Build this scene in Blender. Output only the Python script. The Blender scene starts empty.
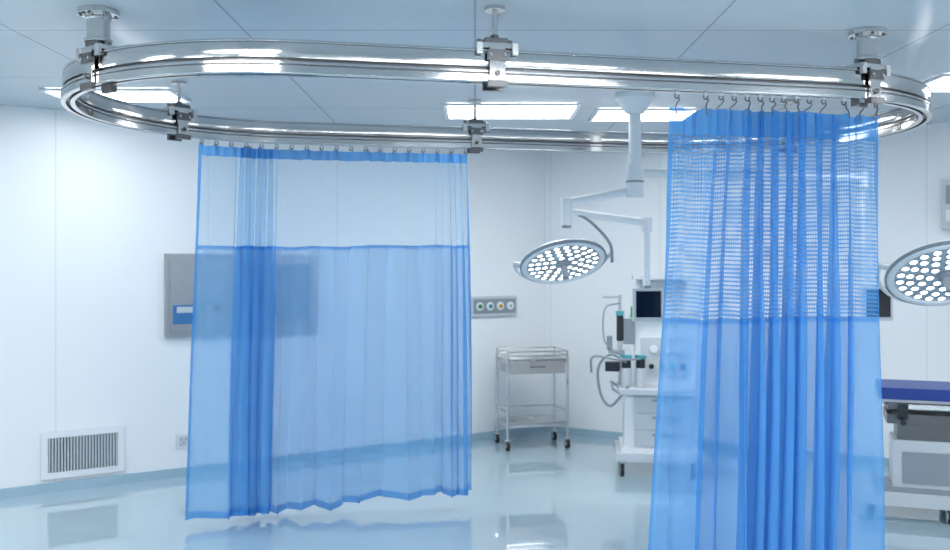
import bpy, math, random
from mathutils import Vector, Matrix
random.seed(7)
sc = bpy.context.scene
sc.view_settings.view_transform = 'Standard'
sc.view_settings.look = 'None'
sc.view_settings.exposure = 0.0

def lin(v):
    v /= 255.0
    return v/12.92 if v <= 0.04045 else ((v+0.055)/1.055)**2.4
def C(r, g, b): return (lin(r), lin(g), lin(b), 1.0)

def mat(name, col, rough=0.5, metal=0.0, emit=None, es=0.0, spec=0.5, coat=0.0):
    m = bpy.data.materials.new(name); m.use_nodes = True
    p = m.node_tree.nodes['Principled BSDF']
    p.inputs['Base Color'].default_value = col
    p.inputs['Roughness'].default_value = rough
    p.inputs['Metallic'].default_value = metal
    p.inputs['Specular IOR Level'].default_value = spec
    p.inputs['Coat Weight'].default_value = coat
    if emit:
        p.inputs['Emission Color'].default_value = emit
        p.inputs['Emission Strength'].default_value = es
    return m

def steel(name, base, rough):
    m = mat(name, base, rough, 1.0)
    nt = m.node_tree; p = nt.nodes['Principled BSDF']
    tc = nt.nodes.new('ShaderNodeTexCoord')
    n = nt.nodes.new('ShaderNodeTexNoise'); n.inputs['Scale'].default_value = 6
    nt.links.new(tc.outputs['Object'], n.inputs['Vector'])
    r = nt.nodes.new('ShaderNodeMapRange')
    r.inputs['To Min'].default_value = rough*0.7; r.inputs['To Max'].default_value = rough*1.4
    nt.links.new(n.outputs['Fac'], r.inputs['Value']); nt.links.new(r.outputs[0], p.inputs['Roughness'])
    return m

def seam_mat(name, col, seamcol, px, pz, w, rough=0.35, axis=('X', 'Z'), spec=0.4):
    m = mat(name, col, rough, spec=spec); nt = m.node_tree; p = nt.nodes['Principled BSDF']
    tc = nt.nodes.new('ShaderNodeTexCoord'); sp = nt.nodes.new('ShaderNodeSeparateXYZ')
    nt.links.new(tc.outputs['Object'], sp.inputs[0])
    outs = []
    for ax, per in zip(axis, (px, pz)):
        if not per: continue
        a = nt.nodes.new('ShaderNodeMath'); a.operation = 'PINGPONG'; a.inputs[1].default_value = per/2
        nt.links.new(sp.outputs[ax], a.inputs[0])
        l = nt.nodes.new('ShaderNodeMath'); l.operation = 'LESS_THAN'; l.inputs[1].default_value = w
        nt.links.new(a.outputs[0], l.inputs[0]); outs.append(l)
    o = outs[0]
    if len(outs) > 1:
        o = nt.nodes.new('ShaderNodeMath'); o.operation = 'MAXIMUM'
        nt.links.new(outs[0].outputs[0], o.inputs[0]); nt.links.new(outs[1].outputs[0], o.inputs[1])
    mx = nt.nodes.new('ShaderNodeMix'); mx.data_type = 'RGBA'
    mx.inputs[6].default_value = col; mx.inputs[7].default_value = seamcol
    nt.links.new(o.outputs[0], mx.inputs[0]); nt.links.new(mx.outputs[2], p.inputs['Base Color'])
    return m

# ---------------- materials
M_WALL = seam_mat('wall_panel_white', C(237, 240, 242), C(216, 223, 228), 1.2, 0, 0.004)
M_CEIL = seam_mat('ceiling_panels', C(192, 202, 210), C(150, 161, 171), 1.2, 1.2, 0.006, rough=0.25, axis=('X', 'Y'))
M_BASE = mat('cove_blue', C(160, 188, 203), 0.3)
M_CHROME = steel('polished_steel', (0.62, 0.61, 0.60, 1), 0.09)
M_STEEL = steel('brushed_steel', (0.60, 0.60, 0.60, 1), 0.28)
M_SATIN = steel('satin_steel', (0.52, 0.50, 0.48, 1), 0.5)
M_DSTEEL = steel('dark_steel', (0.16, 0.16, 0.165, 1), 0.3)
M_WHITE = mat('enamel_white', C(230, 234, 237), 0.3)
M_GREY = mat('plastic_grey', C(140, 149, 157), 0.4)
M_LGREY = mat('plastic_light_grey', C(196, 203, 208), 0.4)
M_DARK = mat('plastic_dark', C(30, 36, 44), 0.35)
M_SCREEN = mat('screen_glass', C(12, 18, 28), 0.08)
M_SCRB = mat('screen_blue', C(70, 120, 170), 0.1)
M_NAVY = mat('navy_vinyl', C(22, 58, 140), 0.4)
M_GREEN = mat('green_plastic', C(40, 150, 90), 0.4)
M_YEL = mat('yellow_plastic', C(225, 190, 60), 0.4)
M_TEAL = mat('teal_plastic', C(80, 160, 170), 0.35)
M_RUB = mat('rubber', C(30, 32, 36), 0.6)
M_ADDED_DOOR = mat('added_door_slate', C(56, 70, 84), 0.35)
M_LIGHT = mat('panel_diffuser', C(255, 255, 255), 0.5, emit=(0.98, 0.99, 1.0, 1), es=15.8)
M_LED = mat('led_lens', C(255, 255, 255), 0.3, emit=(0.95, 0.98, 1.0, 1), es=3.0)
M_LED.cycles.emission_sampling = 'NONE'
M_LENS = mat('lamp_face', C(176, 192, 202), 0.2)

# floor
M_FLOOR = mat('epoxy_floor', C(190, 208, 217), 0.03, spec=1.0, coat=0.5)
nt = M_FLOOR.node_tree; p = nt.nodes['Principled BSDF']
tc = nt.nodes.new('ShaderNodeTexCoord'); n = nt.nodes.new('ShaderNodeTexNoise'); n.inputs['Scale'].default_value = 0.8
n.inputs['Detail'].default_value = 4
nt.links.new(tc.outputs['Object'], n.inputs['Vector'])
mx = nt.nodes.new('ShaderNodeMix'); mx.data_type = 'RGBA'
mx.inputs[6].default_value = C(162, 188, 201); mx.inputs[7].default_value = C(180, 201, 211)
nt.links.new(n.outputs['Fac'], mx.inputs[0]); nt.links.new(mx.outputs[2], p.inputs['Base Color'])

def cloth_mat(name, col, tint, opacity, net=None, tl_f=0.35):
    m = bpy.data.materials.new(name); m.use_nodes = True
    nt = m.node_tree; nt.nodes.clear()
    out = nt.nodes.new('ShaderNodeOutputMaterial')
    tr = nt.nodes.new('ShaderNodeBsdfTransparent'); tr.inputs[0].default_value = tint
    df = nt.nodes.new('ShaderNodeBsdfDiffuse'); df.inputs[0].default_value = col
    tl = nt.nodes.new('ShaderNodeBsdfTranslucent'); tl.inputs[0].default_value = col
    a = nt.nodes.new('ShaderNodeMixShader'); a.inputs[0].default_value = tl_f
    nt.links.new(df.outputs[0], a.inputs[1]); nt.links.new(tl.outputs[0], a.inputs[2])
    b = nt.nodes.new('ShaderNodeMixShader'); b.inputs[0].default_value = opacity
    nt.links.new(tr.outputs[0], b.inputs[1]); nt.links.new(a.outputs[0], b.inputs[2])
    if net:
        uv = nt.nodes.new('ShaderNodeUVMap'); sp = nt.nodes.new('ShaderNodeSeparateXYZ')
        nt.links.new(uv.outputs[0], sp.inputs[0])
        nz = nt.nodes.new('ShaderNodeTexNoise'); nz.inputs['Scale'].default_value = 9
        nt.links.new(uv.outputs[0], nz.inputs['Vector'])
        ls = []
        for ax, per, w in (('X', net[0], net[1]), ('Y', net[2], net[3])):
            q = nt.nodes.new('ShaderNodeMath'); q.operation = 'PINGPONG'; q.inputs[1].default_value = per/2
            nt.links.new(sp.outputs[ax], q.inputs[0])
            wr = nt.nodes.new('ShaderNodeMapRange'); wr.inputs['From Min'].default_value = 0.3; wr.inputs['From Max'].default_value = 0.7
            wr.inputs['To Min'].default_value = w*0.3; wr.inputs['To Max'].default_value = w*0.8
            nt.links.new(nz.outputs['Fac'], wr.inputs['Value'])
            l = nt.nodes.new('ShaderNodeMath'); l.operation = 'LESS_THAN'
            nt.links.new(q.outputs[0], l.inputs[0]); nt.links.new(wr.outputs[0], l.inputs[1]); ls.append(l)
        o = nt.nodes.new('ShaderNodeMath'); o.operation = 'MAXIMUM'
        nt.links.new(ls[0].outputs[0], o.inputs[0]); nt.links.new(ls[1].outputs[0], o.inputs[1])
        r = nt.nodes.new('ShaderNodeMapRange'); r.inputs['To Min'].default_value = net[4]; r.inputs['To Max'].default_value = opacity
        nt.links.new(o.outputs[0], r.inputs['Value']); nt.links.new(r.outputs[0], b.inputs[0])
    nt.links.new(b.outputs[0], out.inputs[0])
    return m
M_CLOTH = cloth_mat('curtain_voile_blue', (0.135, 0.42, 0.82, 1), (0.86, 0.95, 1, 1), 0.64, tl_f=0.3)
M_HEAD = cloth_mat('curtain_header_blue', (0.10, 0.37, 0.78, 1), (0.7, 0.86, 1, 1), 0.82)
M_HEM = cloth_mat('curtain_hem_blue', (0.09, 0.34, 0.75, 1), (0.7, 0.86, 1, 1), 0.80)
M_NET = cloth_mat('curtain_net_near', (0.13, 0.40, 0.80, 1), (0.92, 0.98, 1, 1), 0.72, (0.011, 0.0035, 0.021, 0.009, 0.17))
M_NETF = cloth_mat('curtain_net_fine', (0.30, 0.56, 0.86, 1), (0.93, 0.98, 1, 1), 0.24)
M_CLOTHF = cloth_mat('curtain_voile_blue_pale', (0.18, 0.47, 0.84, 1), (0.86, 0.95, 1, 1), 0.56, tl_f=0.3)

# ---------------- builder
class B:
    def __init__(s):
        s.v = []; s.f = []; s.mi = []; s.mats = []; s.M = Matrix.Identity(4)
    def m(s, mt):
        if mt not in s.mats: s.mats.append(mt)
        return s.mats.index(mt)
    def add(s, vs, fs, mt):
        o = len(s.v); k = s.m(mt)
        s.v += [s.M @ Vector(v) for v in vs]
        for f in fs: s.f.append([i+o for i in f]); s.mi.append(k)
    def box(s, c, sz, mt, rz=0, rx=0, ry=0):
        R = Matrix.Rotation(rz, 4, 'Z') @ Matrix.Rotation(ry, 4, 'Y') @ Matrix.Rotation(rx, 4, 'X')
        vs = [Vector(c) + R @ Vector((sz[0]/2*a, sz[1]/2*b, sz[2]/2*d)) for a in (-1, 1) for b in (-1, 1) for d in (-1, 1)]
        s.add(vs, [(0, 1, 3, 2), (4, 6, 7, 5), (0, 4, 5, 1), (2, 3, 7, 6), (0, 2, 6, 4), (1, 5, 7, 3)], mt)
    def tube(s, pts, r, mt, seg=12, closed=False):
        pts = [Vector(p) for p in pts]; n = len(pts)
        rs = r if isinstance(r, (list, tuple)) else [r]*n
        T = []
        for i in range(n):
            if closed: t = pts[(i+1) % n]-pts[i-1]
            else: t = pts[min(i+1, n-1)]-pts[max(i-1, 0)]
            if t.length < 1e-9: t = T[-1] if T else Vector((0, 0, 1))
            T.append(t.normalized())
        up = Vector((0, 0, 1)) if abs(T[0].z) < 0.9 else Vector((1, 0, 0))
        nrm = (up-T[0]*up.dot(T[0])).normalized(); vs = []
        for i in range(n):
            nrm = (nrm-T[i]*nrm.dot(T[i])).normalized(); bn = T[i].cross(nrm)
            for k in range(seg):
                a = 2*math.pi*k/seg
                vs.append(pts[i]+(nrm*math.cos(a)+bn*math.sin(a))*rs[i])
        fs = []
        for i in range(n if closed else n-1):
            j = (i+1) % n
            for k in range(seg):
                l = (k+1) % seg; fs.append((i*seg+k, i*seg+l, j*seg+l, j*seg+k))
        if not closed:
            fs.append(list(range(seg))[::-1]); fs.append([(n-1)*seg+k for k in range(seg)])
        s.add(vs, fs, mt)
    def cyl(s, a, b, r, mt, r2=None, seg=24):
        a = Vector(a); b = Vector(b)
        s.tube([a, b], [r, r if r2 is None else r2], mt, seg)
    def lathe(s, prof, mt, seg=40, c=(0, 0, 0)):
        vs = []; fs = []; n = len(prof)
        for i in range(seg):
            a = 2*math.pi*i/seg
            for r, z in prof: vs.append((c[0]+r*math.cos(a), c[1]+r*math.sin(a), c[2]+z))
        for i in range(seg):
            j = (i+1) % seg
            for k in range(n-1): fs.append((i*n+k, j*n+k, j*n+k+1, i*n+k+1))
        s.add(vs, fs, mt)
    def ring(s, c, R, r, mt, ax='Z', seg=20, a0=0, a1=2*math.pi):
        full = abs(a1-a0-2*math.pi) < 1e-6; pts = []
        for i in range(seg if full else seg+1):
            a = a0+(a1-a0)*i/seg; x, y = R*math.cos(a), R*math.sin(a)
            o = {'Z': (x, y, 0), 'Y': (x, 0, y), 'X': (0, x, y)}[ax]
            pts.append(Vector(c)+Vector(o))
        s.tube(pts, r, mt, 8, closed=full)
    def caster(s, x, y, r=0.05, mt=None):
        s.cyl((x-0.014, y, r), (x+0.014, y, r), r, mt or M_RUB, seg=20)
        s.cyl((x-0.017, y, r), (x+0.017, y, r), r*0.5, M_LGREY, seg=16)
        s.box((x, y, 2*r+0.005), (0.05, 0.05, 0.012), M_STEEL)
        s.box((x-0.022, y, r*1.4), (0.004, 0.03, r*1.3), M_STEEL); s.box((x+0.022, y, r*1.4), (0.004, 0.03, r*1.3), M_STEEL)
        s.cyl((x, y, 2*r), (x, y, 2*r+0.05), 0.012, M_STEEL, seg=12)
    def obj(s, name, loc=(0, 0, 0), rz=0, bevel=0.003, parent=None, flat=0):
        me = bpy.data.meshes.new(name); me.from_pydata([tuple(v) for v in s.v], [], s.f)
        for mt in s.mats: me.materials.append(mt)
        me.polygons.foreach_set('material_index', s.mi)
        me.polygons.foreach_set('use_smooth', [True]*len(me.polygons))
        me.set_sharp_from_angle(angle=math.radians(30)); me.update()
        o = bpy.data.objects.new(name, me); sc.collection.objects.link(o)
        o.location = loc; o.rotation_euler = (0, 0, rz)
        if bevel:
            bm = o.modifiers.new('bevel', 'BEVEL'); bm.width = bevel; bm.segments = 2; bm.limit_method = 'ANGLE'; bm.angle_limit = math.radians(40)
            bm.harden_normals = True
        if parent: o.parent = parent
        return o

def smooth(pts, k=8):
    pts = [Vector(p) for p in pts]; q = [pts[0]*2-pts[1]]+pts+[pts[-1]*2-pts[-2]]; out = []
    for i in range(1, len(q)-2):
        for j in range(k):
            t = j/k; a, b, c, d = q[i-1], q[i], q[i+1], q[i+2]
            out.append(0.5*((2*b)+(c-a)*t+(2*a-5*b+4*c-d)*t*t+(3*b-a-3*c+d)*t**3))
    out.append(pts[-1]); return out

# ---------------- room shell
H = 3.0
A = Vector((0.745, 9.85)); uL = Vector((-0.8416, -0.5402)); uR = Vector((0.866, -0.5))
P = [A, A+uL*8.5, Vector(((A+uL*8.5).x, -3.0)), Vector((6.0, -3.0)), A+uR*(5.255/0.866)]
names = ['left', 'side_left', 'rear', 'side_right', 'back']
def wall(name, a, b, z0, z1, th, mt, inset=0.0):
    d = b-a; L = d.length; d.normalize(); nrm = Vector((-d.y, d.x))
    cen = Vector((0, 3))
    if (cen-a).dot(nrm) > 0: nrm = -nrm   # outward
    ang = math.atan2(d.y, d.x)
    bb = B(); s = 1 if Vector((-math.sin(ang), math.cos(ang))).dot(nrm) > 0 else -1
    bb.box((L/2, s*(th/2-inset), (z0+z1)/2), (L, th, z1-z0), mt)
    return bb.obj(name, (a.x, a.y, 0), ang, bevel=0)
for i, nme in enumerate(names):
    a, b = P[i], P[(i+1) % 5]
    wall('wall_'+nme, a, b, 0, H, 0.12, M_WALL)
    wall('baseboard_'+nme, a, b, 0, 0.075, 0.02, M_BASE, inset=0.02)
def slab(name, z0, z1, mt):
    bb = B(); n = 5
    vs = [(p.x, p.y, z0) for p in P]+[(p.x, p.y, z1) for p in P]
    bb.add(vs, [list(range(5)), list(range(5, 10))[::-1]]+[(i, (i+1) % 5, (i+1) % 5+5, i+5) for i in range(5)], mt)
    return bb.obj(name, bevel=0)
slab('floor', -0.1, 0, M_FLOOR); slab('ceiling', H, H+0.1, M_CEIL)
def added_rear_door(name, x, w):  # unseen door, added so the chrome rail has something dark to reflect
    bb = B()
    for sx in (-1, 1):
        bb.box((sx*w/4, 0.0, 1.06), (w/2-0.01, 0.045, 2.10), M_ADDED_DOOR)
        bb.box((sx*w/4, 0.026, 1.55), (0.22, 0.012, 0.55), M_SCREEN)
        bb.cyl((sx*0.07, 0.06, 0.95), (sx*0.07, 0.06, 1.25), 0.012, M_CHROME)
        for z in (0.97, 1.23): bb.cyl((sx*0.07, 0.02, z), (sx*0.07, 0.06, z), 0.008, M_CHROME)
        bb.box((sx*(w/2+0.03), 0, 1.08), (0.06, 0.06, 2.16), M_STEEL)
    bb.box((0, 0, 2.14), (w, 0.06, 0.05), M_STEEL)
    bb.obj(name, (x, -2.965, 0))
added_rear_door('unseen_door_1', -2.2, 1.8)
bb = B(); bb.box((0, 0, 0), (2.4, 0.02, 1.1), M_SCREEN)  # unseen dark glass behind the camera, added for contrast in rail reflections
for sx in (-1, 0, 1): bb.box((sx*1.2, 0.01, 0), (0.06, 0.04, 1.2), M_STEEL)
for sz in (-1, 1): bb.box((0, 0.01, sz*0.57), (2.4, 0.04, 0.06), M_STEEL)
bb.obj('unseen_window_1', (1.6, -2.985, 1.6))

# ceiling light panels
def panel(x, y, w=1.1, d=0.6, rz=0.0):
    bb = B(); z = -0.008
    bb.box((0, 0, z), (w, d, 0.012), M_LIGHT)
    for sx in (-1, 1): bb.box((sx*(w/2+0.015), 0, z-0.002), (0.03, d+0.06, 0.016), M_WHITE)
    for sy in (-1, 1): bb.box((0, sy*(d/2+0.015), z-0.002), (w, 0.03, 0.016), M_WHITE)
    bb.obj('ceiling_light_panel', (x, y, H-0.001), rz, bevel=0)
for x, y, w, d in [(-2.55, 6.6, 0.85, 0.42), (0.28, 7.28, 0.98, 0.6), (1.35, 7.45, 0.75, 0.5), (3.35, 6.15, 0.7, 0.5),
                   (-5.0, 4.2, 1.2, 0.6), (4.9, 4.2, 1.2, 0.6),  # panels from this row on are out of view, added to light the room
                   (-3.9, 2.6, 1.2, 0.6), (-1.4, 2.6, 1.2, 0.6), (1.1, 2.6, 1.2, 0.6), (3.6, 2.6, 1.2, 0.6),
                   (-3.9, 0.4, 1.2, 0.6), (-1.4, 0.4, 1.2, 0.6), (1.1, 0.4, 1.2, 0.6), (3.6, 0.4, 1.2, 0.6),
                   (-3.9, -1.8, 1.2, 0.6), (-1.4, -1.8, 1.2, 0.6), (1.1, -1.8, 1.2, 0.6), (3.6, -1.8, 1.2, 0.6)]:
    panel(x, y, w, d)

# ---------------- oval rail
ANG = math.radians(12); R = 1.21; L = 2.63; ZR = 2.715
C1 = Vector((-1.04, 5.36)); ax = Vector((math.cos(ANG), math.sin(ANG))); C2 = C1+ax*L
pR = math.pi*R; TOT = 2*L+2*pR
def rail(s):
    s %= TOT
    if s < L:
        n = Vector((ax.y, -ax.x)); return C1+n*R+ax*s, ax.copy(), n
    s -= L
    if s < pR:
        t = ANG-math.pi/2+s/R; n = Vector((math.cos(t), math.sin(t))); return C2+n*R, Vector((-n.y, n.x)), n
    s -= pR
    if s < L:
        n = Vector((-ax.y, ax.x)); return C2+n*R-ax*s, -ax, n
    s -= L
    t = ANG+math.pi/2+s/R; n = Vector((math.cos(t), math.sin(t))); return C1+n*R, Vector((-n.y, n.x)), n

# tall, very slightly crowned band, dark slot, slimmer runner channel below; (outward, z)
half = [(0.031, 0.078), (0.036, 0.073), (0.036, 0.066), (0.031, 0.066), (0.0290, 0.062), (0.0304, 0.046), (0.0309, 0.028), (0.0304, 0.010), (0.0290, -0.006),
        (0.014, -0.006), (0.014, -0.022),
        (0.037, -0.022), (0.037, -0.034), (0.031, -0.034), (0.031, -0.041), (0.037, -0.041), (0.037, -0.074), (0.033, -0.078),
        (0.010, -0.078), (0.010, -0.060)]
K0 = len(half)
prof = half+[(-a, z) for a, z in reversed(half)]
bb = B(); N = 240; vs = []; fc = []; fd = []; K = len(prof)
for i in range(N):
    p_, t_, n_ = rail(TOT*i/N)
    for a, z in prof: vs.append((p_.x+n_.x*a, p_.y+n_.y*a, ZR+z))
dk = {3, 8, 9, 10, 13, 18}  # recess faces coloured dark: groove shade put into the colour for contrast
dark = dk | {K-2-k for k in dk} | {K0-1}
for i in range(N):
    j = (i+1) % N
    for k in range(K):
        l = (k+1) % K; f = (i*K+k, i*K+l, j*K+l, j*K+k)
        (fd if k in dark else fc).append(f)
o0 = len(bb.v)
bb.add(vs, fc, M_CHROME)
k = bb.m(M_DSTEEL)
for f in fd: bb.f.append(list(f)); bb.mi.append(k)

def bracket(s, thick):
    p_, t_, n_ = rail(s)
    bb.M = Matrix(((t_.x, n_.x, 0, p_.x), (t_.y, n_.y, 0, p_.y), (0, 0, 1, ZR), (0, 0, 0, 1)))
    bb.box((0, 0, 0.092), (0.20, 0.10, 0.024), M_CHROME)
    bb.box((0, 0, 0.116), (0.11, 0.075, 0.03), M_DSTEEL)
    for sx in (-1, 1):
        bb.cyl((sx*0.075, 0, 0.10), (sx*0.075, 0, 0.128), 0.013, M_DSTEEL, seg=6)
        bb.box((sx*0.085, 0.050, 0.075), (0.028, 0.022, 0.055), M_STEEL)
        bb.box((sx*0.085, -0.050, 0.075), (0.028, 0.022, 0.055), M_STEEL)
    for sy in (-1, 1):
        bb.box((0, sy*0.048, -0.005), (0.075, 0.014, 0.185), M_CHROME)
        bb.box((0, sy*0.058, 0.045), (0.100, 0.012, 0.050), M_DSTEEL)
        bb.box((0.0, sy*0.054, -0.088), (0.095, 0.028, 0.032), M_DSTEEL)
        for sx in (-1, 1): bb.cyl((sx*0.034, sy*0.055, 0.045), (sx*0.034, sy*0.074, 0.045), 0.010, M_CHROME, seg=6)
        bb.cyl((0, sy*0.05, -0.04), (0, sy*0.068, -0.04), 0.014, M_DSTEEL, seg=6)
    top = H-ZR
    if thick:
        bb.lathe([(0, 0.128), (0.066, 0.128), (0.066, 0.142), (0.054, 0.146), (0.054, top-0.05), (0.060, top-0.045), (0.060, top-0.03), (0.095, top-0.026), (0.095, top-0.001), (0, top-0.001)], M_CHROME)
        for k in range(6):
            a = k*math.pi/3; bb.cyl((0.078*math.cos(a), 0.078*math.sin(a), top-0.036), (0.078*math.cos(a), 0.078*math.sin(a), top-0.026), 0.008, M_DSTEEL, seg=6)
    else:
        bb.cyl((0, 0, 0.12), (0, 0, top-0.001), 0.013, M_STEEL, seg=16)
        bb.cyl((0, 0, 0.13), (0, 0, 0.15), 0.022, M_DSTEEL, seg=6)
        bb.lathe([(0, top-0.02), (0.05, top-0.02), (0.05, top-0.001), (0, top-0.001)], M_CHROME)
    bb.M = Matrix.Identity(4)
sl = L+pR+L
bracket(sl+R*math.radians(231-102), True)     # front left
bracket(0.902, False)
bracket(L+R*math.radians(-65+78), True)       # front right
bracket(sl+R*math.radians(140-102), False)
bracket(L+pR+(L-1.321), False)
bracket(L+R*math.radians(50+78), False)
bb.obj('curtain_track', bevel=0.0012)

# ---------------- curtains
def curtain(name, s0, s1, ztop, zhead, znet, zbot, zones, flare0, flare1, mats, hooks, seed, topA=0.012, NU=620, tilt=0.0, sagk=0.0, drift=1.0):
    rnd = random.Random(seed)
    tot = sum(z[0] for z in zones); ph = []; AA = []; BB = []
    acc = 0; phs = 0; knots = []
    for w, nf, a, b_ in zones:
        knots.append((acc/tot, (acc+w)/tot, phs, phs+nf*2*math.pi, a, b_)); acc += w; phs += nf*2*math.pi
    for i in range(NU+1):
        x = i/NU
        for k in knots:
            if x <= k[1]+1e-9: break
        q = (x-k[0])/(k[1]-k[0]); ph.append(k[2]+(k[3]-k[2])*q); AA.append(k[4]); BB.append(k[5])
    def sm(a, w):
        return [sum(a[max(0, i-w):min(len(a), i+w+1)])/len(a[max(0, i-w):min(len(a), i+w+1)]) for i in range(len(a))]
    ph = sm(ph, 12); AA = sm(AA, 18); BB = sm(BB, 18)
    jit = [rnd.uniform(0, 6.28) for _ in range(8)]
    nf = phs/(2*math.pi)
    kn = [rnd.uniform(-1, 1) for _ in range(int(nf*1.3)+4)]; kd = [rnd.uniform(0.45, 1.35) for _ in range(int(nf*1.3)+4)]
    kb = [rnd.uniform(0.2, 1.5) for _ in range(int(nf*1.3)+4)]
    def noise(arr, p):
        i = int(p) % (len(arr)-1); f = p-int(p); f = f*f*(3-2*f); return arr[i]*(1-f)+arr[i+1]*f
    for i in range(NU+1):
        q = max(0, ph[i]/(2*math.pi))
        AA[i] *= noise(kd, q*0.95); BB[i] *= noise(kb, q*0.9); ph[i] += 1.5*noise(kn, q*0.8)
    hk = sorted(hooks)
    def sag(x):
        for a, b in zip(hk, hk[1:]):
            if a <= x <= b:
                q = (x-a)/(b-a); return min(0.022, sagk*(b-a))*4*q*(1-q)
        return 0
    sg = [sag(i/NU) for i in range(NU+1)]
    zs = []
    def span(a, b, n): return [a+(b-a)*j/n for j in range(n)]
    zs += span(ztop, zhead, 4)+span(zhead, znet+0.012, 22)+span(znet+0.012, znet-0.012, 2)+span(znet-0.012, zbot+0.05, 34)+[zbot+0.05, zbot+0.025, zbot]
    vs = []; n1 = NU+1
    for z in zs:
        v = (ztop-z)/(ztop-zbot)
        g = topA/0.05+(1-topA/0.05)*min(1, v*1.8)**0.8
        for i in range(n1):
            x = i/NU
            fl = -flare0*(1-x)**1.5*v**1.1+flare1*x**1.5*v**1.1
            sw = drift*(0.035*v*math.sin(5*x+2.2*v+jit[4])+0.014*v*math.sin(17*x+3*v+jit[6]))
            s = s0+(s1-s0)*x+fl+sw*math.sin(math.pi*x)
            p_, t_, n_ = rail(s)
            phi = ph[i]+1.3*v*math.sin(4*x+jit[5])+0.55*math.sin(3.6*v+8*x+jit[7])+0.4*v*math.sin(21*x+3*v)
            o = AA[i]*g*math.sin(phi)*(1+0.5*v)
            o += 0.024*v*math.sin(phi*0.41+1+jit[1]+v)+0.005*math.sin(phi*3.1+v*5)*(1-0.4*v)
            gat = max(0, 1-v*4)
            o += 0.007*gat*math.sin(x*2*math.pi*34+3*math.sin(9*x))
            tb = BB[i]*(0.35+0.65*g)*math.sin(2*phi+0.5+0.8*math.sin(2.5*v+5*x))
            q = p_+n_*o+t_*tb
            zz = z+(0.014*math.sin(phi*0.5)+0.012*math.sin(9*x+jit[2])+tilt*(1-x))*v-sg[i]*max(0, 1-v*7)
            vs.append((q.x, q.y, zz))
    mr = len(zs)//3; u = [0]
    for i in range(1, n1): u.append(u[-1]+(Vector(vs[mr*n1+i])-Vector(vs[mr*n1+i-1])).length)
    fs = []; mi = []
    for r in range(len(zs)-1):
        zm = (zs[r]+zs[r+1])/2
        k = 0 if zm > zhead else (3 if abs(zm-znet) < 0.0125 else (1 if zm > znet else (3 if zm < zbot+0.05 else 2)))
        for i in range(NU):
            a = r*n1+i; fs.append((a, a+1, a+1+n1, a+n1))
            mi.append(3 if (i < 6 or i > NU-7) and k != 0 else k)
    me = bpy.data.meshes.new(name); me.from_pydata(vs, [], fs)
    for m_ in mats: me.materials.append(m_)
    me.polygons.foreach_set('material_index', mi); me.polygons.foreach_set('use_smooth', [True]*len(fs))
    ul = me.uv_layers.new(name='UVMap')
    flat = []
    for f in fs:
        for vi in f: flat += [u[vi % n1], zs[vi//n1]]
    ul.data.foreach_set('uv', flat); me.update()
    emp = bpy.data.objects.new(name, None); sc.collection.objects.link(emp)
    p0 = rail((s0+s1)/2)[0]; emp.location = (p0.x, p0.y, 0)
    o = bpy.data.objects.new('cloth', me); sc.collection.objects.link(o); o.parent = emp; o.location = (-p0.x, -p0.y, 0)
    hb = B()
    zb = ZR-0.076
    for x in hooks:
        i = int(x*NU); p_, t_, n_ = rail(s0+(s1-s0)*x); c = Vector(vs[i])
        X, Y = p_.x, p_.y
        hb.M = Matrix(((t_.x, n_.x, 0, X), (t_.y, n_.y, 0, Y), (0, 0, 1, 0), (0, 0, 0, 1)))
        hb.box((0, 0, zb-0.006), (0.022, 0.014, 0.020), M_LGREY)
        hb.ring((0, 0, zb-0.024), 0.012, 0.0034, M_DSTEEL, 'Y', 12)
        cl = hb.M.inverted() @ Vector((c.x, c.y, ztop))
        z1 = zb-0.032
        hb.tube(smooth([(0.0, 0.0, z1), (0.015, 0.0, z1-0.006), (0.008, cl.y*0.5, (z1+ztop)/2), (cl.x-0.004, cl.y+0.008, ztop+0.002), (cl.x, cl.y+0.008, ztop-0.03), (cl.x+0.004, cl.y+0.004, ztop-0.022)], 4), 0.0034, M_DSTEEL, 6)
    ho = hb.obj('hooks', (-p0.x, -p0.y, 0), bevel=0); ho.parent = emp
    return emp

# near curtain (front-right), left -> right
curtain('hospital_curtain', 1.80, 2.985, 2.562, 2.43, 1.50, 0.05,
        [(0.18, 1.3, 0.035, 0.014), (0.14, 1.6, 0.04, 0.020), (0.34, 5.6, 0.062, 0.026), (0.15, 1.8, 0.05, 0.018), (0.19, 1.0, 0.03, 0.010)],
        0.17, 0.0, [M_HEAD, M_NET, M_CLOTH, M_HEM],
        [0.02, 0.15, 0.22, 0.28, 0.34, 0.40, 0.455, 0.51, 0.57, 0.63, 0.70, 0.80, 0.90, 0.985], 3, topA=0.024, NU=560, sagk=0.16)
# far curtain (back-left), right -> left
S0 = L+pR+(L-1.27); S1 = sl+R*math.radians(133-102)
curtain('hospital_curtain', S0, S1, 2.60, 2.53, 1.895, 0.03,
        [(0.13, 2.8, 0.045, 0.028), (0.22, 1.9, 0.05, 0.024), (0.27, 2.3, 0.055, 0.022), (0.07, 0.6, 0.04, 0.01), (0.18, 4.2, 0.065, 0.034), (0.13, 0.7, 0.03, 0.006)],
        0.05, 0.07, [M_HEAD, M_NETF, M_CLOTHF, M_HEM],
        [0.01+0.98*k/18 for k in range(19)], 23, topA=0.018, NU=560, tilt=0.07, sagk=0.12, drift=0.7)

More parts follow.
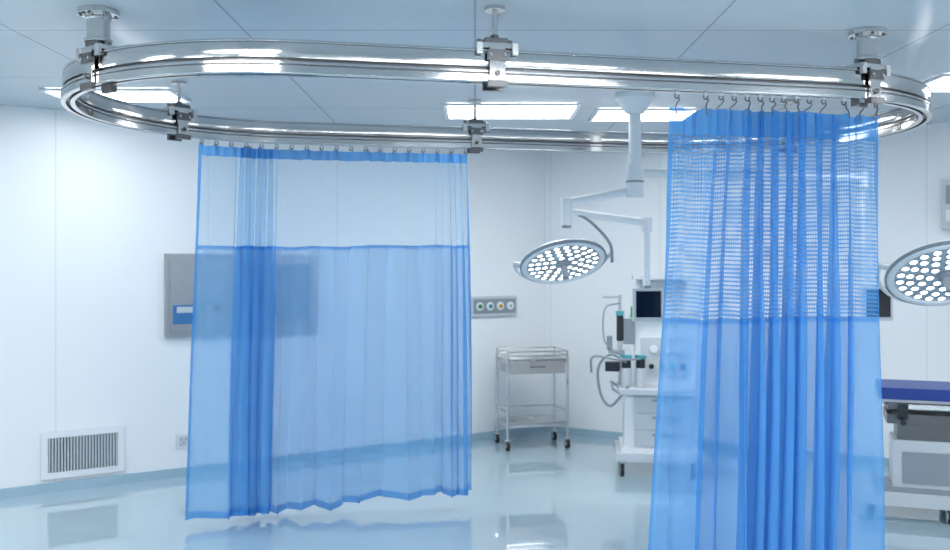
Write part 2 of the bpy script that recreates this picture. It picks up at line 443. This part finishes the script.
# ---------------- wall fittings
def on_left(t, z, off=0.004):
    q = A+uL*t+Vector((0.5402, -0.8416))*off; return (q.x, q.y, z)
angL = math.atan2(-uL.y, -uL.x)
bb = B(); W, Hh = 0.62, 0.37
bb.box((0, -0.008, 0), (W-0.08, 0.012, Hh-0.08), M_DARK)
for sx in (-1, 1): bb.box((sx*(W/2-0.025), -0.014, 0), (0.05, 0.026, Hh), M_WHITE)
for sz in (-1, 1): bb.box((0, -0.014, sz*(Hh/2-0.025)), (W-0.1, 0.026, 0.05), M_WHITE)
for k in range(23):
    bb.box((-0.25+k*0.5/22, -0.02, 0), (0.012, 0.014, Hh-0.10), M_LGREY, rz=0.35)
bb.obj('air_vent_grille', on_left(4.60, 0.29), angL, 0.002)
bb = B(); W, Hh = 1.36, 0.70
bb.box((0, -0.02, 0), (W, 0.04, Hh), M_SATIN)
bb.box((-W/2+0.27, -0.045, 0.0), (0.46, 0.014, 0.60), M_SATIN)
bb.box((0.28, -0.045, 0.0), (0.72, 0.014, 0.60), M_SATIN)
bb.box((0.28, -0.054, 0.0), (0.64, 0.008, 0.52), M_GREY)
bb.box((-W/2+0.16, -0.054, -0.16), (0.20, 0.01, 0.16), M_SCRB)
bb.box((-W/2+0.16, -0.060, -0.12), (0.14, 0.004, 0.05), M_LGREY)
for k in range(3): bb.cyl((-W/2+0.31+k*0.06, -0.05, -0.12), (-W/2+0.31+k*0.06, -0.066, -0.12), 0.016, [M_GREEN, M_YEL, M_DARK][k], seg=16)
bb.tube([(-0.13, -0.05, 0.18), (-0.13, -0.08, 0.18), (-0.13, -0.08, -0.18), (-0.13, -0.05, -0.18)], 0.008, M_CHROME)
bb.obj('stainless_wall_cabinet', on_left(3.29, 1.525), angL)
bb = B()
bb.box((0, -0.018, 0), (0.56, 0.036, 0.20), M_LGREY); bb.box((0, -0.038, 0), (0.52, 0.008, 0.15), M_GREY)
for k, m_ in enumerate([M_GREEN, M_TEAL, M_YEL, M_WHITE]):
    x = -0.19+k*0.125
    bb.cyl((x, -0.04, 0), (x, -0.056, 0), 0.042, M_WHITE, seg=24); bb.cyl((x, -0.05, 0), (x, -0.066, 0), 0.024, m_, seg=20)
    bb.cyl((x, -0.06, 0), (x, -0.074, 0), 0.010, M_DSTEEL, seg=12)
bb.obj('medical_gas_panel', on_left(0.67, 1.36), angL)
bb = B(); bb.box((0, -0.006, 0), (0.12, 0.012, 0.12), M_WHITE); bb.box((0, -0.014, 0), (0.08, 0.006, 0.08), M_LGREY)
for sx in (-1, 1): bb.box((sx*0.018, -0.018, 0.01), (0.006, 0.004, 0.016), M_DARK)
bb.box((0, -0.018, -0.018), (0.006, 0.004, 0.016), M_DARK)
bb.obj('wall_socket', on_left(3.81, 0.30), angL, 0.002)
q = A+uR*3.90
bb = B(); bb.box((0, -0.05, 0), (0.22, 0.10, 0.42), M_LGREY); bb.box((0, -0.104, 0.08), (0.16, 0.008, 0.16), M_GREY)
bb.box((0, -0.104, -0.1), (0.16, 0.008, 0.10), M_WHITE)
bb.obj('wall_control_box', (q.x, q.y, 2.30), math.atan2(uR.y, uR.x))

# ---------------- stainless trolley
bb = B(); w, d, h = 0.60, 0.42, 0.86
for sx in (-1, 1):
    for sy in (-1, 1):
        x, y = sx*w/2, sy*d/2
        bb.cyl((x, y, 0.12), (x, y, h+0.04), 0.014, M_STEEL, seg=14); bb.caster(x, y, 0.045)
for z in (0.25, h):
    bb.box((0, 0, z), (w, d, 0.018), M_STEEL)
    for sy in (-1, 1): bb.box((0, sy*(d/2-0.004), z-0.012), (w, 0.008, 0.045), M_STEEL)
    for sx in (-1, 1): bb.box((sx*(w/2-0.004), 0, z-0.012), (0.008, d, 0.045), M_STEEL)
for z in (0.36, h+0.085, h+0.045):
    r = 0.008
    bb.tube([(-w/2, -d/2, z), (-w/2, d/2, z), (w/2, d/2, z), (w/2, -d/2, z)], r, M_CHROME, 8, closed=(z > 0.5))
for sx in (-1, 1):
    for sy in (-1, 1): bb.cyl((sx*w/2, sy*d/2, h), (sx*w/2, sy*d/2, h+0.09), 0.009, M_CHROME, seg=10)
bb.box((0, -0.01, 0.79), (w-0.04, d-0.04, 0.12), M_SATIN)
bb.box((0, -d/2+0.004, 0.79), (w-0.05, 0.012, 0.11), M_SATIN)
bb.tube([(-0.07, -d/2, 0.80), (-0.07, -d/2-0.03, 0.80), (0.07, -d/2-0.03, 0.80), (0.07, -d/2, 0.80)], 0.006, M_DSTEEL, 8)
bb.obj('instrument_trolley', (0.56, 9.12, 0), 0.22)

# ---------------- surgical lamp heads
def lamp_head(bb, c, nrm, rad):
    nrm = Vector(nrm).normalized(); z = -nrm
    x = Vector((1, 0, 0)); x = (x-z*x.dot(z)).normalized(); y = z.cross(x)
    sv = bb.M.copy()
    bb.M = Matrix(((x.x, y.x, z.x, c[0]), (x.y, y.y, z.y, c[1]), (x.z, y.z, z.z, c[2]), (0, 0, 0, 1)))
    bb.lathe([(0, 0.075), (rad*0.35, 0.072), (rad*0.7, 0.055), (rad*0.95, 0.03), (rad, 0.008), (rad*1.0, -0.012), (rad*0.965, -0.022), (rad*0.88, -0.02), (rad*0.86, -0.006)], M_WHITE, 56)
    bb.lathe([(rad*0.87, -0.008), (rad*0.4, -0.006), (0, -0.006)], M_LENS, 56)
    bb.lathe([(rad*1.0, 0.012), (rad*1.03, 0.006), (rad*1.03, -0.010), (rad*1.0, -0.016)], M_GREY, 56)
    for rr, n in ((0.27, 7), (0.44, 12), (0.61, 17), (0.77, 22)):
        for k in range(n):
            a = 2*math.pi*(k+0.5*(n in (12, 22)))/n
            X, Y = rad*rr*math.cos(a), rad*rr*math.sin(a)
            bb.lathe([(rad*0.080, -0.006), (rad*0.080, -0.014), (rad*0.068, -0.014)], M_GREY, 10, (X, Y, 0))
            bb.lathe([(rad*0.068, -0.012), (rad*0.04, -0.016), (0, -0.017)], M_LED, 10, (X, Y, 0))
    bb.lathe([(rad*0.15, -0.006), (rad*0.14, -0.03), (0.028, -0.04), (0.022, -0.10), (0.026, -0.13), (0.0, -0.135)], M_GREY, 20)
    pts = [(rad*1.13*math.cos(a), rad*1.13*math.sin(a), 0.035) for a in [math.radians(q) for q in range(0, 181, 9)]]
    bb.tube(pts, 0.014, M_WHITE, 10)
    for sx in (-1, 1): bb.cyl((sx*rad*0.97, 0, 0.01), (sx*rad*1.17, 0, 0.03), 0.02, M_LGREY, seg=14)
    bb.M = sv

bb = B(); cx, cy = 1.143, 6.60
bb.lathe([(0, 2.86), (0.06, 2.86), (0.075, 2.875), (0.125, 2.95), (0.14, 2.965), (0.14, 2.999), (0, 2.999)], M_WHITE, 36, (cx, cy, 0))
bb.cyl((cx, cy, 2.30), (cx, cy, 2.88), 0.045, M_WHITE)
bb.cyl((cx, cy, 2.38), (cx, cy, 2.50), 0.062, M_WHITE); bb.cyl((cx, cy, 2.26), (cx, cy, 2.37), 0.062, M_WHITE)
bb.cyl((cx, cy, 2.368), (cx, cy, 2.382), 0.064, M_GREY)
e = (0.67, 6.75)
bb.cyl((cx, cy, 2.315), (e[0], e[1], 2.235), 0.032, M_WHITE)
bb.cyl((e[0], e[1], 2.07), (e[0], e[1], 2.27), 0.042, M_WHITE); bb.cyl((e[0], e[1], 2.05), (e[0], e[1], 2.07), 0.034, M_GREY)
bb.cyl((e[0], e[1], 2.17), (1.26, 6.78, 2.09), 0.028, M_WHITE)
bb.cyl((1.26, 6.78, 2.02), (1.26, 6.78, 2.13), 0.04, M_WHITE)
bb.cyl((1.26, 6.78, 1.62), (1.26, 6.78, 2.05), 0.026, M_WHITE)
bb.box((1.26, 6.75, 1.60), (0.05, 0.05, 0.06), M_GREY)
bb.box((1.26, 6.73, 1.49), (0.22, 0.04, 0.24), M_LGREY); bb.box((1.26, 6.706, 1.495), (0.18, 0.01, 0.19), M_SCREEN)
bb.tube(smooth([(0.67, 6.75, 2.16), (0.79, 6.74, 2.13), (0.91, 6.73, 2.03), (0.985, 6.73, 1.93), (1.0, 6.74, 1.83), (1.0, 6.75, 1.80)], 6), 0.011, M_GREY, 10)
lamp_head(bb, (0.643, 6.75, 1.80), (0.12, -0.46, -0.86), 0.31)
bb.cyl((cx, cy, 2.44), (2.93, 7.0, 2.44), 0.033, M_WHITE)
bb.cyl((2.93, 7.0, 2.36), (2.93, 7.0, 2.49), 0.045, M_WHITE); bb.cyl((2.93, 7.0, 1.55), (2.93, 7.0, 2.40), 0.024, M_WHITE)
bb.box((3.03, 6.96, 1.49), (0.22, 0.045, 0.26), M_LGREY); bb.box((3.03, 6.935, 1.495), (0.18, 0.01, 0.21), M_SCREEN)
bb.obj('surgical_light', bevel=0.002)

bb = B(); cx, cy = 3.75, 6.2
bb.lathe([(0, 2.86), (0.06, 2.86), (0.075, 2.875), (0.125, 2.95), (0.14, 2.965), (0.14, 2.999), (0, 2.999)], M_WHITE, 36, (cx, cy, 0))
bb.cyl((cx, cy, 2.25), (cx, cy, 2.88), 0.045, M_WHITE); bb.cyl((cx, cy, 2.2), (cx, cy, 2.32), 0.06, M_WHITE)
bb.cyl((cx, cy, 2.26), (3.62, 5.95, 2.10), 0.032, M_WHITE); bb.cyl((3.62, 5.95, 2.02), (3.62, 5.95, 2.15), 0.042, M_WHITE)
bb.tube(smooth([(3.62, 5.95, 2.05), (3.60, 5.96, 1.95), (3.50, 5.98, 1.85), (3.44, 6.0, 1.76)], 6), 0.014, M_LGREY, 10)
lamp_head(bb, (3.06, 6.0, 1.72), (-0.1, -0.56, -0.82), 0.36)
bb.obj('surgical_light', bevel=0.002)

# ---------------- anaesthesia machine
bb = B()
bb.box((0, 0, 0.165), (0.74, 0.60, 0.07), M_LGREY); bb.box((0, 0.02, 0.215), (0.66, 0.54, 0.04), M_WHITE)
for sx in (-1, 1):
    for sy in (-1, 1): bb.caster(sx*0.32, sy*0.25, 0.055)
bb.box((0, 0.02, 0.46), (0.60, 0.48, 0.46), M_WHITE)
for k, (z, hh) in enumerate(((0.315, 0.13), (0.46, 0.13), (0.605, 0.13))):
    bb.box((0.03, -0.225, z), (0.50, 0.02, hh), M_LGREY); bb.box((0.03, -0.238, z+0.035), (0.20, 0.012, 0.018), M_GREY)
bb.box((0, -0.02, 0.715), (0.70, 0.58, 0.045), M_LGREY)
bb.tube([(-0.34, -0.30, 0.70), (-0.40, -0.30, 0.74), (-0.40, 0.2, 0.74), (-0.34, 0.2, 0.70)], 0.012, M_GREY)
bb.box((0.06, 0.15, 1.02), (0.52, 0.22, 0.58), M_WHITE)
bb.box((0.06, 0.035, 0.98), (0.42, 0.02, 0.34), M_LGREY)
bb.box((0.06, 0.15, 1.33), (0.60, 0.30, 0.04), M_LGREY)
bb.box((0.03, 0.10, 1.50), (0.44, 0.10, 0.32), M_WHITE); bb.box((0.03, 0.045, 1.51), (0.38, 0.012, 0.25), M_LGREY)
bb.box((0.03, 0.10, 1.67), (0.50, 0.28, 0.03), M_LGREY)
for k in range(4): bb.cyl((-0.06+k*0.09, 0.03, 0.90), (-0.06+k*0.09, 0.0, 0.90), 0.022, [M_DARK, M_GREEN, M_TEAL, M_DARK][k], seg=18)
for k in range(3): bb.cyl((-0.04+k*0.10, 0.022, 1.05), (-0.04+k*0.10, 0.02-0.012, 1.05), 0.036, M_WHITE, seg=24)
for k in range(2):
    x = -0.16-k*0.12
    bb.cyl((x, -0.12, 0.74), (x, -0.12, 0.90), 0.048, M_LGREY); bb.cyl((x, -0.12, 0.90), (x, -0.12, 0.98), 0.040, M_DARK); bb.cyl((x, -0.12, 0.98), (x, -0.12, 1.01), 0.048, M_TEAL)
bb.cyl((-0.33, 0.02, 0.74), (-0.33, 0.02, 1.52), 0.014, M_STEEL)
bb.cyl((-0.33, 0.02, 1.12), (-0.33, 0.02, 1.34), 0.03, M_DARK); bb.cyl((-0.33, 0.02, 1.34), (-0.33, 0.02, 1.38), 0.036, M_TEAL); bb.cyl((-0.33, 0.02, 1.06), (-0.33, 0.02, 1.12), 0.022, M_LGREY)
bb.box((-0.36, 0.02, 1.02), (0.14, 0.12, 0.03), M_GREY); bb.box((-0.25, 0.06, 1.2), (0.10, 0.08, 0.22), M_GREY)
bb.box((-0.40, -0.02, 0.90), (0.12, 0.10, 0.08), M_DARK)
bb.cyl((-0.42, 0.02, 1.04), (-0.42, 0.02, 1.16), 0.024, M_GREY); bb.cyl((-0.22, -0.02, 1.33), (-0.22, -0.02, 1.42), 0.02, M_GREEN)
def corr(pts, r):
    q = smooth(pts, 14); bb.tube(q, [r*(1.0 if i % 2 else 0.78) for i in range(len(q))], M_GREY, 10)
corr([(-0.28, -0.15, 0.95), (-0.42, -0.20, 1.02), (-0.52, -0.18, 0.90), (-0.50, -0.16, 0.68), (-0.42, -0.18, 0.58), (-0.32, -0.20, 0.68), (-0.27, -0.26, 0.76)], 0.013)
corr([(-0.16, -0.15, 0.98), (-0.34, -0.24, 0.98), (-0.56, -0.20, 1.0), (-0.58, -0.16, 0.86)], 0.011)
bb.tube(smooth([(-0.33, 0.0, 1.45), (-0.46, -0.04, 1.40), (-0.47, -0.05, 1.15), (-0.40, -0.03, 1.04)], 8), 0.008, M_GREY, 8)
bb.tube([(-0.33, 0.02, 1.5), (-0.48, 0.02, 1.5)], 0.01, M_STEEL)
bb.obj('anaesthesia_machine', (1.59, 8.0, 0), -0.12)

# ---------------- operating table
bb = B()
bb.box((-0.55, 0, 0.14), (1.15, 0.46, 0.09), M_LGREY); bb.box((-0.55, 0, 0.20), (0.95, 0.38, 0.04), M_GREY)
for sx in (-1.05, -0.55, -0.05):
    for sy in (-0.2, 0.2): bb.caster(sx, sy, 0.05)
bb.box((-0.70, 0, 0.38), (0.42, 0.34, 0.34), M_LGREY); bb.box((-0.70, 0, 0.56), (0.36, 0.30, 0.30), M_DSTEEL)
bb.box((-0.70, -0.175, 0.36), (0.30, 0.01, 0.22), M_GREY)
bb.box((-0.70, 0, 0.70), (0.50, 0.36, 0.07), M_DSTEEL)
bb.box((-0.02, 0, 0.775), (1.86, 0.40, 0.035), M_DARK)
for sy in (-1, 1):
    bb.box((0, sy*0.27, 0.80), (1.80, 0.012, 0.034), M_CHROME); bb.box((0, sy*0.235, 0.80), (1.90, 0.03, 0.05), M_DSTEEL)
    for k in range(7): bb.box((-0.85+k*0.28, sy*0.252, 0.80), (0.03, 0.03, 0.026), M_STEEL)
for x0, x1 in ((-1.0, -0.50), (-0.492, 0.30), (0.308, 1.0)):
    bb.box(((x0+x1)/2, 0, 0.835), (x1-x0, 0.50, 0.02), M_LGREY); bb.box(((x0+x1)/2, 0, 0.885), (x1-x0, 0.52, 0.08), M_NAVY)
bb.box((-0.86, -0.29, 0.77), (0.07, 0.05, 0.10), M_DARK)
bb.cyl((-0.86, -0.29, 0.72), (-0.86, -0.36, 0.70), 0.02, M_DARK)
bb.obj('operating_table', (3.86, 6.36, 0), -0.347, 0.012)

# ---------------- world + camera
w = bpy.data.worlds.new('world'); sc.world = w; w.use_nodes = True
w.node_tree.nodes['Background'].inputs[0].default_value = (0.8, 0.9, 1, 1); w.node_tree.nodes['Background'].inputs[1].default_value = 0.3
cam = bpy.data.cameras.new('camera'); co = bpy.data.objects.new('camera', cam); sc.collection.objects.link(co)
co.location = (0, 0, 1.78); co.rotation_euler = (math.radians(90), 0, 0)
cam.lens = 35; cam.sensor_width = 36; cam.shift_y = -0.0105; cam.clip_start = 0.05
cam.dof.use_dof = True; cam.dof.focus_distance = 4.8; cam.dof.aperture_fstop = 2.2
sc.camera = co
